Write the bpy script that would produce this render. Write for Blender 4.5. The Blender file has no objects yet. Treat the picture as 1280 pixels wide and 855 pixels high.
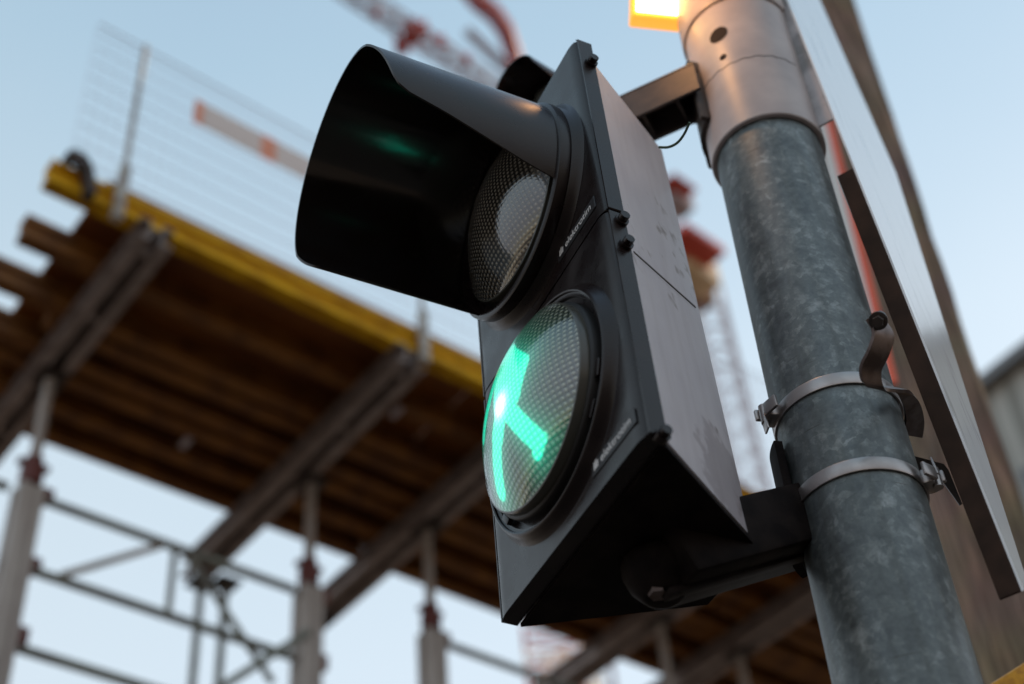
import bpy, bmesh, math, random
import numpy as np
from mathutils import Vector, Matrix
random.seed(7)
R_ = math.radians
scene = bpy.context.scene
C = scene.collection

# ------------------------------------------------------------------ camera
CAMZ = 1.55
FPX, CX, CY = 1850.0, 640.0, 427.5
up = np.array([-190., -1927., 1850.]); up /= np.linalg.norm(up)
fw = np.array([0, 0, 1.]); Yc = fw - up * (fw @ up); Yc /= np.linalg.norm(Yc)
Xc = np.cross(Yc, up)
M = np.array([Xc, Yc, up])                      # camera frame (x right, y down, z forward) -> world
CAM = np.array([0, 0, CAMZ])
cd = bpy.data.cameras.new('camera'); cam = bpy.data.objects.new('camera', cd); C.objects.link(cam)
mw = Matrix.Identity(4)
for i in range(3):
    mw[i][0] = M[i][0]; mw[i][1] = -M[i][1]; mw[i][2] = -M[i][2]; mw[i][3] = CAM[i]
cam.matrix_world = mw
cd.sensor_width = 36; cd.lens = FPX / 1280 * 36
cd.clip_start = 0.05; cd.clip_end = 5000
cd.dof.use_dof = True; cd.dof.focus_distance = 1.34; cd.dof.aperture_fstop = 3.3; cd.dof.aperture_blades = 9
scene.camera = cam

def ray(px, py):
    return M @ np.array([(px - CX) / FPX, (py - CY) / FPX, 1.0])
def P(px, py, depth):                            # point seen at that pixel at that depth along the view axis
    return CAM + ray(px, py) * depth
def onz(px, py, z):
    d = ray(px, py); return CAM + d * ((z - CAMZ) / d[2])
def onplane(px, py, pt, n):
    d = ray(px, py); return CAM + d * ((np.asarray(pt) - CAM) @ n / (d @ n))

# ------------------------------------------------------------------ light
SUN_EL, SUN_AZ = R_(26), R_(48)                  # azimuth from +Y towards +X
w = bpy.data.worlds.new('World'); scene.world = w; w.use_nodes = True
nt = w.node_tree; nt.nodes.clear()
sky = nt.nodes.new('ShaderNodeTexSky'); sky.sky_type = 'NISHITA'; sky.sun_disc = False
sky.sun_elevation = SUN_EL; sky.sun_rotation = SUN_AZ
sky.air_density = 1.0; sky.dust_density = 0.7; sky.ozone_density = 1.0; sky.altitude = 100
bg = nt.nodes.new('ShaderNodeBackground'); bg.inputs['Strength'].default_value = 0.15
wo = nt.nodes.new('ShaderNodeOutputWorld')
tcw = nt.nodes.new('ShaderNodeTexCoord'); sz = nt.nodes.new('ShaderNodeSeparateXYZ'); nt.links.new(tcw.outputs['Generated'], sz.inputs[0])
rw = nt.nodes.new('ShaderNodeValToRGB'); ew = rw.color_ramp.elements       # thin high veil of cloud, blue overhead; warm unseen low band darkened for reflections
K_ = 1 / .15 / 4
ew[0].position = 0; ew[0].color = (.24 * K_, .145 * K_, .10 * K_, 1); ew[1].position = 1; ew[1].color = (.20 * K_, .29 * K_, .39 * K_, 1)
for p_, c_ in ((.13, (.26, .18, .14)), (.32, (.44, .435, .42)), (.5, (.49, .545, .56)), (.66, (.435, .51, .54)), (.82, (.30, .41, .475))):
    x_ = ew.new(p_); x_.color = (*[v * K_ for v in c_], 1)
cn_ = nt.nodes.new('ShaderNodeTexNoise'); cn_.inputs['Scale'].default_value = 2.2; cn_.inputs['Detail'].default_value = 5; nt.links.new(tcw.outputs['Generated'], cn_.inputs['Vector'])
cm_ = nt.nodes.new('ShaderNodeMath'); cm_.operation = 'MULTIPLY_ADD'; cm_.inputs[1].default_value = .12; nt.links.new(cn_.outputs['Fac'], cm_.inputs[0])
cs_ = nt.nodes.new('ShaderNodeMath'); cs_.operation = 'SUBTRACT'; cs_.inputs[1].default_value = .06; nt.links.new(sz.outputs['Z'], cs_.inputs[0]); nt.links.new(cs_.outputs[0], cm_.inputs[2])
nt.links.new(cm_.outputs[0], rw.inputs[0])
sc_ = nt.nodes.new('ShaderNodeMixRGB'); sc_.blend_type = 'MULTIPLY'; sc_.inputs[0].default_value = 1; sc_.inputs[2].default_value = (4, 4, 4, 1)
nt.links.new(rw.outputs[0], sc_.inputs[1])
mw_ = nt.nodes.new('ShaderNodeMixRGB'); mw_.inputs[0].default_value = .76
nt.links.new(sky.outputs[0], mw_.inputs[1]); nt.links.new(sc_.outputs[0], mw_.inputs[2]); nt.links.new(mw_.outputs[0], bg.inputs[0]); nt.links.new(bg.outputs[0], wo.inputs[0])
sl = bpy.data.lights.new('sun', 'SUN'); so = bpy.data.objects.new('sun', sl); C.objects.link(so)
sl.energy = 3.0; sl.angle = R_(0.6); sl.color = (1.0, .80, .58)
sd = Vector((math.sin(SUN_AZ) * math.cos(SUN_EL), math.cos(SUN_AZ) * math.cos(SUN_EL), math.sin(SUN_EL)))
so.rotation_euler = sd.to_track_quat('Z', 'Y').to_euler()
so.location = (0, 0, 30)
scene.render.engine = 'CYCLES'
vs = scene.view_settings
vs.view_transform = 'Standard'; vs.look = 'None'; vs.gamma = 1; vs.exposure = 0.74; vs.use_curve_mapping = False
scene.render.resolution_x = 1024; scene.render.resolution_y = 684

# ------------------------------------------------------------------ materials
def mat(name, col, rough=.5, metal=0., spec=.5, noise=None, bump=None, col2=None, thr=(.4, .6), coat=0., scale_vec=None, rvar=0., detail=5.):
    m = bpy.data.materials.new(name); m.use_nodes = True
    t = m.node_tree; b = t.nodes['Principled BSDF']
    b.inputs['Base Color'].default_value = (*col, 1); b.inputs['Roughness'].default_value = rough
    b.inputs['Metallic'].default_value = metal; b.inputs['Specular IOR Level'].default_value = spec
    if coat: b.inputs['Coat Weight'].default_value = coat; b.inputs['Coat Roughness'].default_value = .1
    tc = t.nodes.new('ShaderNodeTexCoord'); mp = t.nodes.new('ShaderNodeMapping')
    if scale_vec: mp.inputs['Scale'].default_value = scale_vec
    t.links.new(tc.outputs['Object'], mp.inputs['Vector'])
    if noise:
        n = t.nodes.new('ShaderNodeTexNoise'); n.inputs['Scale'].default_value = noise; n.inputs['Detail'].default_value = detail
        t.links.new(mp.outputs[0], n.inputs['Vector'])
        r = t.nodes.new('ShaderNodeValToRGB'); r.color_ramp.elements[0].position = thr[0]; r.color_ramp.elements[1].position = thr[1]
        r.color_ramp.elements[0].color = (*col, 1); r.color_ramp.elements[1].color = (*(col2 or col), 1)
        t.links.new(n.outputs['Fac'], r.inputs[0]); t.links.new(r.outputs[0], b.inputs['Base Color'])
        if rvar:
            mr = t.nodes.new('ShaderNodeMapRange'); mr.inputs[1].default_value = .3; mr.inputs[2].default_value = .7
            mr.inputs[3].default_value = rough - rvar; mr.inputs[4].default_value = rough + rvar
            t.links.new(n.outputs['Fac'], mr.inputs[0]); t.links.new(mr.outputs[0], b.inputs['Roughness'])
    if bump:
        n2 = t.nodes.new('ShaderNodeTexNoise'); n2.inputs['Scale'].default_value = bump[0]; n2.inputs['Detail'].default_value = 6
        t.links.new(mp.outputs[0], n2.inputs['Vector'])
        bp = t.nodes.new('ShaderNodeBump'); bp.inputs['Strength'].default_value = bump[1]; bp.inputs['Distance'].default_value = bump[2]
        t.links.new(n2.outputs['Fac'], bp.inputs['Height']); t.links.new(bp.outputs[0], b.inputs['Normal'])
    return m
def emit(name, col, strength):
    m = bpy.data.materials.new(name); m.use_nodes = True
    b = m.node_tree.nodes['Principled BSDF']; b.inputs['Base Color'].default_value = (*col, 1)
    b.inputs['Emission Color'].default_value = (*col, 1); b.inputs['Emission Strength'].default_value = strength
    return m

BLACK = mat('black_housing_plastic', (.013, .008, .008), .28, spec=.36, noise=22, col2=(.032, .023, .021), thr=(.48, .85), rvar=.10, detail=9, bump=(260, .10, .0006))
BLACKIN = mat('matt_black_visor_lining', (.009, .006, .005), .15, spec=.8, noise=20, col2=(.010, .008, .008), rvar=.04, bump=(150, .1, .0003))
ARMBLACK = mat('matt_black_casting', (.006, .004, .004), .7, spec=.1, noise=40, col2=(.014, .010, .009), bump=(160, .2, .0006))
RUBBER = mat('rubber_gasket', (.010, .009, .009), .55)
GREYP = mat('grey_housing_back', (.58, .555, .60), .32, noise=17, col2=(.66, .635, .67), thr=(.3, .7), bump=(120, .15, .0006))
STEEL = mat('stainless_strap', (.40, .37, .36), .38, .9, noise=60, col2=(.36, .33, .32), rvar=.08, bump=(300, .1, .0003))
DARKSTEEL = mat('dark_bracket_steel', (.045, .038, .036), .5, .3, noise=40, col2=(.07, .055, .048), bump=(200, .2, .0005))
COLLAR = mat('painted_collar', (.54, .475, .46), .42, .0, noise=25, col2=(.44, .385, .38), thr=(.35, .65), bump=(80, .1, .0005))
CLAMP = mat('aged_clamp_steel', (.17, .13, .12), .38, .6, noise=50, col2=(.09, .06, .05), bump=(200, .2, .0005))
HOLE = mat('hole_shade', (.020, .009, .005), .9)
SIGNGREY = mat('sign_back_metal', (.42, .38, .38), .42, .3, noise=30, col2=(.2, .185, .18), bump=(150, .15, .0004))  # upper flange metal, coloured pale for the sky glare on it
SIGNBROWN = mat('flange_timber_reflection', (.060, .034, .024), .8, 0, spec=.15, noise=34, col2=(.032, .020, .015), thr=(.3, .65), bump=(150, .2, .0005))  # lower flange metal, coloured brown for the timber it reflects
YBEAM = mat('yellow_beam_paint', (.85, .47, .008), .65, spec=.2, noise=9, col2=(.60, .30, .006), scale_vec=(1, 1, 4), bump=(30, .2, .002))
BBEAM = mat('shaded_timber_beam', (.30, .12, .018), .7, noise=7, col2=(.17, .062, .011), bump=(30, .2, .002))  # yellow beams below the deck, their shade put into the brown
PLY = mat('plywood_panel', (.42, .14, .020), .6, noise=2.2, col2=(.20, .06, .011), thr=(.35, .65))
WALE = mat('steel_waling', (.42, .36, .34), .5, .35, noise=12, col2=(.30, .25, .23))
ALU = mat('prop_aluminium', (.46, .41, .37), .5, .2, noise=10, col2=(.34, .29, .26), scale_vec=(1, 1, .2))
GALV2 = mat('scaffold_tube', (.27, .29, .25), .55, .3, noise=8, col2=(.19, .19, .17))
REDCAST = mat('red_oxide_casting', (.14, .035, .028), .6)
DARKCAST = mat('dark_casting', (.05, .035, .03), .6)
WIRE = mat('mesh_wire', (.60, .55, .60), .5, .2)
RAILP = mat('guard_post_steel', (.50, .47, .42), .5, .3, noise=25, col2=(.30, .24, .19), thr=(.45, .6))
BANW = mat('banner_white', (.90, .86, .84), .6)
BANR = mat('banner_orange', (.95, .62, .50), .6)
def translucent(m, f=.6):
    t = m.node_tree; b = t.nodes['Principled BSDF']; o = [n for n in t.nodes if n.type == 'OUTPUT_MATERIAL'][0]
    tr = t.nodes.new('ShaderNodeBsdfTranslucent'); tr.inputs[0].default_value = b.inputs['Base Color'].default_value[:]
    mx = t.nodes.new('ShaderNodeMixShader'); mx.inputs[0].default_value = f
    t.links.new(b.outputs[0], mx.inputs[1]); t.links.new(tr.outputs[0], mx.inputs[2]); t.links.new(mx.outputs[0], o.inputs[0])
translucent(BANW, .8); translucent(BANR, .8)
CRANER = mat('crane_red_paint', (.60, .075, .045), .5)
CRANEW = mat('crane_cream_paint', (.74, .58, .36), .5)
CRANEB = mat('crane_brown_underside', (.16, .07, .03), .6)
CRANEG = mat('crane_pale_steel', (.50, .42, .46), .6)
CONC = mat('building_render', (.50, .50, .46), .7, noise=3, col2=(.28, .28, .25), scale_vec=(3, 3, .3))
ROOFM = mat('building_roof', (.22, .23, .24), .6)
YELLOW = mat('yellow_plastic', (.80, .36, .01), .45, noise=120, col2=(.62, .25, .01), bump=(180, .3, .001))
CABLE = mat('green_cable', (.03, .07, .03), .5)
WHITETXT = mat('printed_lettering', (.75, .73, .72), .5)
PLATE = mat('label_plate', (.018, .016, .018), .4)
REDW_R = mat('red_reflective_stripe', (.95, .13, .05), .4)
REDW_W = mat('white_reflective_stripe', (.80, .78, .76), .4)
LAMPCASE = mat('lamp_case', (.30, .16, .05), .5)
LAMPLIT = emit('lit_lamp_panel', (1.0, .62, .20), 9.0)
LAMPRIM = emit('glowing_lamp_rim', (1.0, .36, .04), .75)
GROUND = mat('asphalt_ground', (.060, .042, .030), .85, noise=3, col2=(.085, .058, .042), bump=(40, .3, .01))
LENSEDGE = mat('lens_skirt', (.07, .07, .06), .2)

# galvanised tube: spangled, blotchy zinc with scratches
def galv():
    m = bpy.data.materials.new('galvanised_zinc'); m.use_nodes = True
    t = m.node_tree; b = t.nodes['Principled BSDF']; L = t.links.new
    tc = t.nodes.new('ShaderNodeTexCoord')
    n0 = t.nodes.new('ShaderNodeTexNoise'); n0.inputs['Scale'].default_value = 30; n0.inputs['Detail'].default_value = 6; L(tc.outputs['Object'], n0.inputs['Vector'])
    mx = t.nodes.new('ShaderNodeMixRGB'); mx.blend_type = 'ADD'; mx.inputs[0].default_value = .03
    L(tc.outputs['Object'], mx.inputs[1]); L(n0.outputs['Color'], mx.inputs[2])
    v = t.nodes.new('ShaderNodeTexVoronoi'); v.inputs['Scale'].default_value = 150; L(mx.outputs[0], v.inputs['Vector'])
    n1 = t.nodes.new('ShaderNodeTexNoise'); n1.inputs['Scale'].default_value = 38; n1.inputs['Detail'].default_value = 9; n1.inputs['Roughness'].default_value = .76
    L(tc.outputs['Object'], n1.inputs['Vector'])
    sep = t.nodes.new('ShaderNodeSeparateColor'); L(v.outputs['Color'], sep.inputs[0])
    a = t.nodes.new('ShaderNodeMath'); a.operation = 'MULTIPLY_ADD'; a.inputs[1].default_value = .14; L(sep.outputs[0], a.inputs[0]); L(n1.outputs['Fac'], a.inputs[2])
    r = t.nodes.new('ShaderNodeValToRGB'); e = r.color_ramp.elements
    e[0].position = .42; e[0].color = (.10, .115, .122, 1); e[1].position = .82; e[1].color = (.38, .42, .43, 1)
    x = e.new(.60); x.color = (.16, .185, .19, 1)
    L(a.outputs[0], r.inputs[0])
    mp = t.nodes.new('ShaderNodeMapping'); mp.inputs['Scale'].default_value = (1, 1, .06); L(tc.outputs['Object'], mp.inputs['Vector'])
    ns = t.nodes.new('ShaderNodeTexNoise'); ns.inputs['Scale'].default_value = 60; ns.inputs['Detail'].default_value = 6; L(mp.outputs[0], ns.inputs['Vector'])
    rs = t.nodes.new('ShaderNodeValToRGB'); rs.color_ramp.elements[0].position = .34; rs.color_ramp.elements[1].position = .62
    rs.color_ramp.elements[0].color = (.62, .58, .53, 1); rs.color_ramp.elements[1].color = (1, 1, 1, 1); L(ns.outputs['Fac'], rs.inputs[0])
    mpx = t.nodes.new('ShaderNodeMapping'); mpx.inputs['Scale'].default_value = (.5, .5, 9); mpx.inputs['Rotation'].default_value = (.25, .1, 0); L(tc.outputs['Object'], mpx.inputs['Vector'])
    nx = t.nodes.new('ShaderNodeTexNoise'); nx.inputs['Scale'].default_value = 30; nx.inputs['Detail'].default_value = 3; L(mpx.outputs[0], nx.inputs['Vector'])
    rx = t.nodes.new('ShaderNodeValToRGB'); rx.color_ramp.elements[0].position = .26; rx.color_ramp.elements[1].position = .31
    rx.color_ramp.elements[0].color = (.45, .38, .32, 1); rx.color_ramp.elements[1].color = (1, 1, 1, 1); L(nx.outputs['Fac'], rx.inputs[0])
    m1 = t.nodes.new('ShaderNodeMixRGB'); m1.blend_type = 'MULTIPLY'; m1.inputs[0].default_value = .7; L(r.outputs[0], m1.inputs[1]); L(rs.outputs[0], m1.inputs[2])
    m2 = t.nodes.new('ShaderNodeMixRGB'); m2.blend_type = 'MULTIPLY'; m2.inputs[0].default_value = .8; L(m1.outputs[0], m2.inputs[1]); L(rx.outputs[0], m2.inputs[2])
    L(m2.outputs[0], b.inputs['Base Color'])
    mr = t.nodes.new('ShaderNodeMapRange'); mr.inputs[1].default_value = .4; mr.inputs[2].default_value = .8; mr.inputs[3].default_value = .40; mr.inputs[4].default_value = .60
    L(a.outputs[0], mr.inputs[0]); L(mr.outputs[0], b.inputs['Roughness'])
    b.inputs['Metallic'].default_value = .55
    bp = t.nodes.new('ShaderNodeBump'); bp.inputs['Strength'].default_value = .25; bp.inputs['Distance'].default_value = .0008
    L(a.outputs[0], bp.inputs['Height']); L(bp.outputs[0], b.inputs['Normal'])
    return m
GALV = galv()

def grey_back():
    m = GREYP; t = m.node_tree; b = t.nodes['Principled BSDF']; L = t.links.new
    tc = t.nodes.new('ShaderNodeTexCoord')
    src = b.inputs['Base Color'].links[0].from_socket
    n = t.nodes.new('ShaderNodeTexNoise'); n.inputs['Scale'].default_value = 55; n.inputs['Detail'].default_value = 6; L(tc.outputs['Object'], n.inputs['Vector'])
    n2 = t.nodes.new('ShaderNodeTexNoise'); n2.inputs['Scale'].default_value = 9; n2.inputs['Detail'].default_value = 2; L(tc.outputs['Object'], n2.inputs['Vector'])
    mu = t.nodes.new('ShaderNodeMath'); mu.operation = 'MULTIPLY'; L(n.outputs['Fac'], mu.inputs[0]); L(n2.outputs['Fac'], mu.inputs[1])
    r = t.nodes.new('ShaderNodeValToRGB'); r.color_ramp.elements[0].position = .345; r.color_ramp.elements[1].position = .44; mu.inputs[0].default_value = 1
    L(mu.outputs[0], r.inputs[0])
    mx = t.nodes.new('ShaderNodeMixRGB'); mx.inputs[2].default_value = (.28, .24, .23, 1)
    L(r.outputs[0], mx.inputs[0]); L(src, mx.inputs[1])
    mp = t.nodes.new('ShaderNodeMapping'); mp.inputs['Scale'].default_value = (1, .10, 1); L(tc.outputs['Object'], mp.inputs['Vector'])
    n3 = t.nodes.new('ShaderNodeTexNoise'); n3.inputs['Scale'].default_value = 70; n3.inputs['Detail'].default_value = 5; L(mp.outputs[0], n3.inputs['Vector'])
    r3 = t.nodes.new('ShaderNodeValToRGB'); r3.color_ramp.elements[0].position = .33; r3.color_ramp.elements[1].position = .55
    r3.color_ramp.elements[0].color = (.70, .66, .64, 1); r3.color_ramp.elements[1].color = (1, 1, 1, 1); L(n3.outputs['Fac'], r3.inputs[0])
    sp = t.nodes.new('ShaderNodeSeparateXYZ'); L(tc.outputs['Object'], sp.inputs[0])
    # scuffed lower rear corner
    dst = t.nodes.new('ShaderNodeVectorMath'); dst.operation = 'DISTANCE'; dst.inputs[1].default_value = (.045, -.215, -.135); L(tc.outputs['Object'], dst.inputs[0])
    sc = t.nodes.new('ShaderNodeMath'); sc.operation = 'MULTIPLY_ADD'; sc.inputs[1].default_value = -.10; L(n.outputs['Fac'], sc.inputs[0]); L(dst.outputs['Value'], sc.inputs[2])
    rc_ = t.nodes.new('ShaderNodeValToRGB'); rc_.color_ramp.elements[0].position = 0; rc_.color_ramp.elements[1].position = .012
    rc_.color_ramp.elements[0].color = (.42, .38, .38, 1); rc_.color_ramp.elements[1].color = (1, 1, 1, 1)
    L(sc.outputs[0], rc_.inputs[0])
    m3 = t.nodes.new('ShaderNodeMixRGB'); m3.blend_type = 'MULTIPLY'; m3.inputs[0].default_value = .22; L(mx.outputs[0], m3.inputs[1]); L(r3.outputs[0], m3.inputs[2])
    m4 = t.nodes.new('ShaderNodeMixRGB'); m4.blend_type = 'MULTIPLY'; m4.inputs[0].default_value = .5; L(m3.outputs[0], m4.inputs[1]); L(rc_.outputs[0], m4.inputs[2])
    L(m4.outputs[0], b.inputs['Base Color'])
grey_back()

def timber():
    m = bpy.data.materials.new('rough_sawn_timber'); m.use_nodes = True
    t = m.node_tree; b = t.nodes['Principled BSDF']; L = t.links.new
    tc = t.nodes.new('ShaderNodeTexCoord'); mp = t.nodes.new('ShaderNodeMapping'); mp.inputs['Scale'].default_value = (1, 1, .045)
    L(tc.outputs['Object'], mp.inputs['Vector'])
    n = t.nodes.new('ShaderNodeTexNoise'); n.inputs['Scale'].default_value = 95; n.inputs['Detail'].default_value = 8; L(mp.outputs[0], n.inputs['Vector'])
    r = t.nodes.new('ShaderNodeValToRGB'); e = r.color_ramp.elements
    e[0].position = .3; e[0].color = (.13, .078, .052, 1); e[1].position = .72; e[1].color = (.52, .36, .25, 1)
    x = e.new(.5); x.color = (.24, .16, .11, 1)
    L(n.outputs['Fac'], r.inputs[0])
    n3 = t.nodes.new('ShaderNodeTexNoise'); n3.inputs['Scale'].default_value = 5; n3.inputs['Detail'].default_value = 4; L(tc.outputs['Object'], n3.inputs['Vector'])
    mx = t.nodes.new('ShaderNodeMixRGB'); mx.blend_type = 'MULTIPLY'; mx.inputs[0].default_value = .5
    L(r.outputs[0], mx.inputs[1]); L(n3.outputs['Color'], mx.inputs[2]); L(mx.outputs[0], b.inputs['Base Color'])
    b.inputs['Roughness'].default_value = .8
    n4 = t.nodes.new('ShaderNodeTexNoise'); n4.inputs['Scale'].default_value = 160; n4.inputs['Detail'].default_value = 4; L(tc.outputs['Object'], n4.inputs['Vector'])
    ad = t.nodes.new('ShaderNodeMath'); ad.operation = 'ADD'; L(n.outputs['Fac'], ad.inputs[0]); L(n4.outputs['Fac'], ad.inputs[1])
    bp = t.nodes.new('ShaderNodeBump'); bp.inputs['Strength'].default_value = .6; bp.inputs['Distance'].default_value = .003
    L(ad.outputs[0], bp.inputs['Height']); L(bp.outputs[0], b.inputs['Normal'])
    return m
TIMBER = timber()

def signface():
    m = bpy.data.materials.new('glossy_sign_sheet'); m.use_nodes = True
    t = m.node_tree; b = t.nodes['Principled BSDF']; L = t.links.new
    b.inputs['Base Color'].default_value = (.62, .66, .72, 1); b.inputs['Roughness'].default_value = .2
    b.inputs['Specular IOR Level'].default_value = .6
    b.inputs['Coat Weight'].default_value = .35; b.inputs['Coat Roughness'].default_value = .06
    tc = t.nodes.new('ShaderNodeTexCoord'); mp = t.nodes.new('ShaderNodeMapping'); mp.inputs['Scale'].default_value = (1, 1, .12)
    L(tc.outputs['Object'], mp.inputs['Vector'])
    n = t.nodes.new('ShaderNodeTexNoise'); n.inputs['Scale'].default_value = 24; n.inputs['Detail'].default_value = 2; L(mp.outputs[0], n.inputs['Vector'])
    bp = t.nodes.new('ShaderNodeBump'); bp.inputs['Strength'].default_value = .12; bp.inputs['Distance'].default_value = .004
    L(n.outputs['Fac'], bp.inputs['Height']); L(bp.outputs[0], b.inputs['Normal']); L(bp.outputs[0], b.inputs['Coat Normal'])
    n2 = t.nodes.new('ShaderNodeTexNoise'); n2.inputs['Scale'].default_value = 60; n2.inputs['Detail'].default_value = 6; L(mp.outputs[0], n2.inputs['Vector'])
    r = t.nodes.new('ShaderNodeValToRGB'); r.color_ramp.elements[0].position = .25; r.color_ramp.elements[1].position = .42
    r.color_ramp.elements[0].color = (.25, .24, .25, 1); r.color_ramp.elements[1].color = (.86, .86, .88, 1)  # streaks of reflected sky put into the sheet's base colour
    L(n2.outputs['Fac'], r.inputs[0]); L(r.outputs[0], b.inputs['Base Color'])
    return m
SIGNFACE = signface()

def lensmat(name, lit):
    m = bpy.data.materials.new(name); m.use_nodes = True
    t = m.node_tree; b = t.nodes['Principled BSDF']; L = t.links.new
    tc = t.nodes.new('ShaderNodeTexCoord'); sp = t.nodes.new('ShaderNodeSeparateXYZ'); L(tc.outputs['Object'], sp.inputs[0])
    def op(o, a, bb=None, c=None):
        n = t.nodes.new('ShaderNodeMath'); n.operation = o
        for i, v in enumerate((a, bb, c)):
            if v is None: continue
            if isinstance(v, (int, float)): n.inputs[i].default_value = v
            else: L(v, n.inputs[i])
        return n.outputs[0]
    k = math.pi / .0052
    sx = op('ABSOLUTE', op('SINE', op('MULTIPLY', sp.outputs[0], k)))
    sy = op('ABSOLUTE', op('SINE', op('MULTIPLY', sp.outputs[1], k)))
    h = op('MULTIPLY', op('POWER', sx, .6), op('POWER', sy, .6))
    bp = t.nodes.new('ShaderNodeBump'); bp.inputs['Strength'].default_value = 1.0; bp.inputs['Distance'].default_value = .0026
    L(h, bp.inputs['Height']); L(bp.outputs[0], b.inputs['Normal'])
    b2_ = t.nodes.new('ShaderNodeBump'); b2_.inputs['Strength'].default_value = .15; b2_.inputs['Distance'].default_value = .0004; L(h, b2_.inputs['Height']); L(b2_.outputs[0], b.inputs['Coat Normal'])
    r = t.nodes.new('ShaderNodeValToRGB'); e = r.color_ramp.elements
    e[0].position = .25; e[0].color = (.014, .010, .007, 1); e[1].position = .95
    e[1].color = (.34, .34, .27, 1) if lit else (.30, .25, .19, 1)
    x = e.new(.6); x.color = (.065, .055, .04, 1)
    L(h, r.inputs[0]); L(r.outputs[0], b.inputs['Base Color'])
    b.inputs['Roughness'].default_value = .16
    b.inputs['Coat Weight'].default_value = 1.0; b.inputs['Coat Roughness'].default_value = .03; b.inputs['Coat IOR'].default_value = 2.0
    if lit:
        at = t.nodes.new('ShaderNodeAttribute'); at.attribute_name = 'glow'
        ah = t.nodes.new('ShaderNodeAttribute'); ah.attribute_name = 'hot'
        mx = t.nodes.new('ShaderNodeMixRGB'); mx.inputs[1].default_value = (.0, .78, .47, 1); mx.inputs[2].default_value = (.85, 1, 1, 1)
        L(ah.outputs['Fac'], mx.inputs[0]); L(mx.outputs[0], b.inputs['Emission Color'])
        cell = op('MULTIPLY_ADD', h, .55, .6)
        st = op('MULTIPLY', op('MULTIPLY_ADD', ah.outputs['Fac'], 2.0, 1.05), op('MULTIPLY', at.outputs['Fac'], cell))
        L(st, b.inputs['Emission Strength'])
    return m
LENSLIT = lensmat('lit_green_lens', True)
LENSOFF = lensmat('unlit_lens', False)

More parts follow.
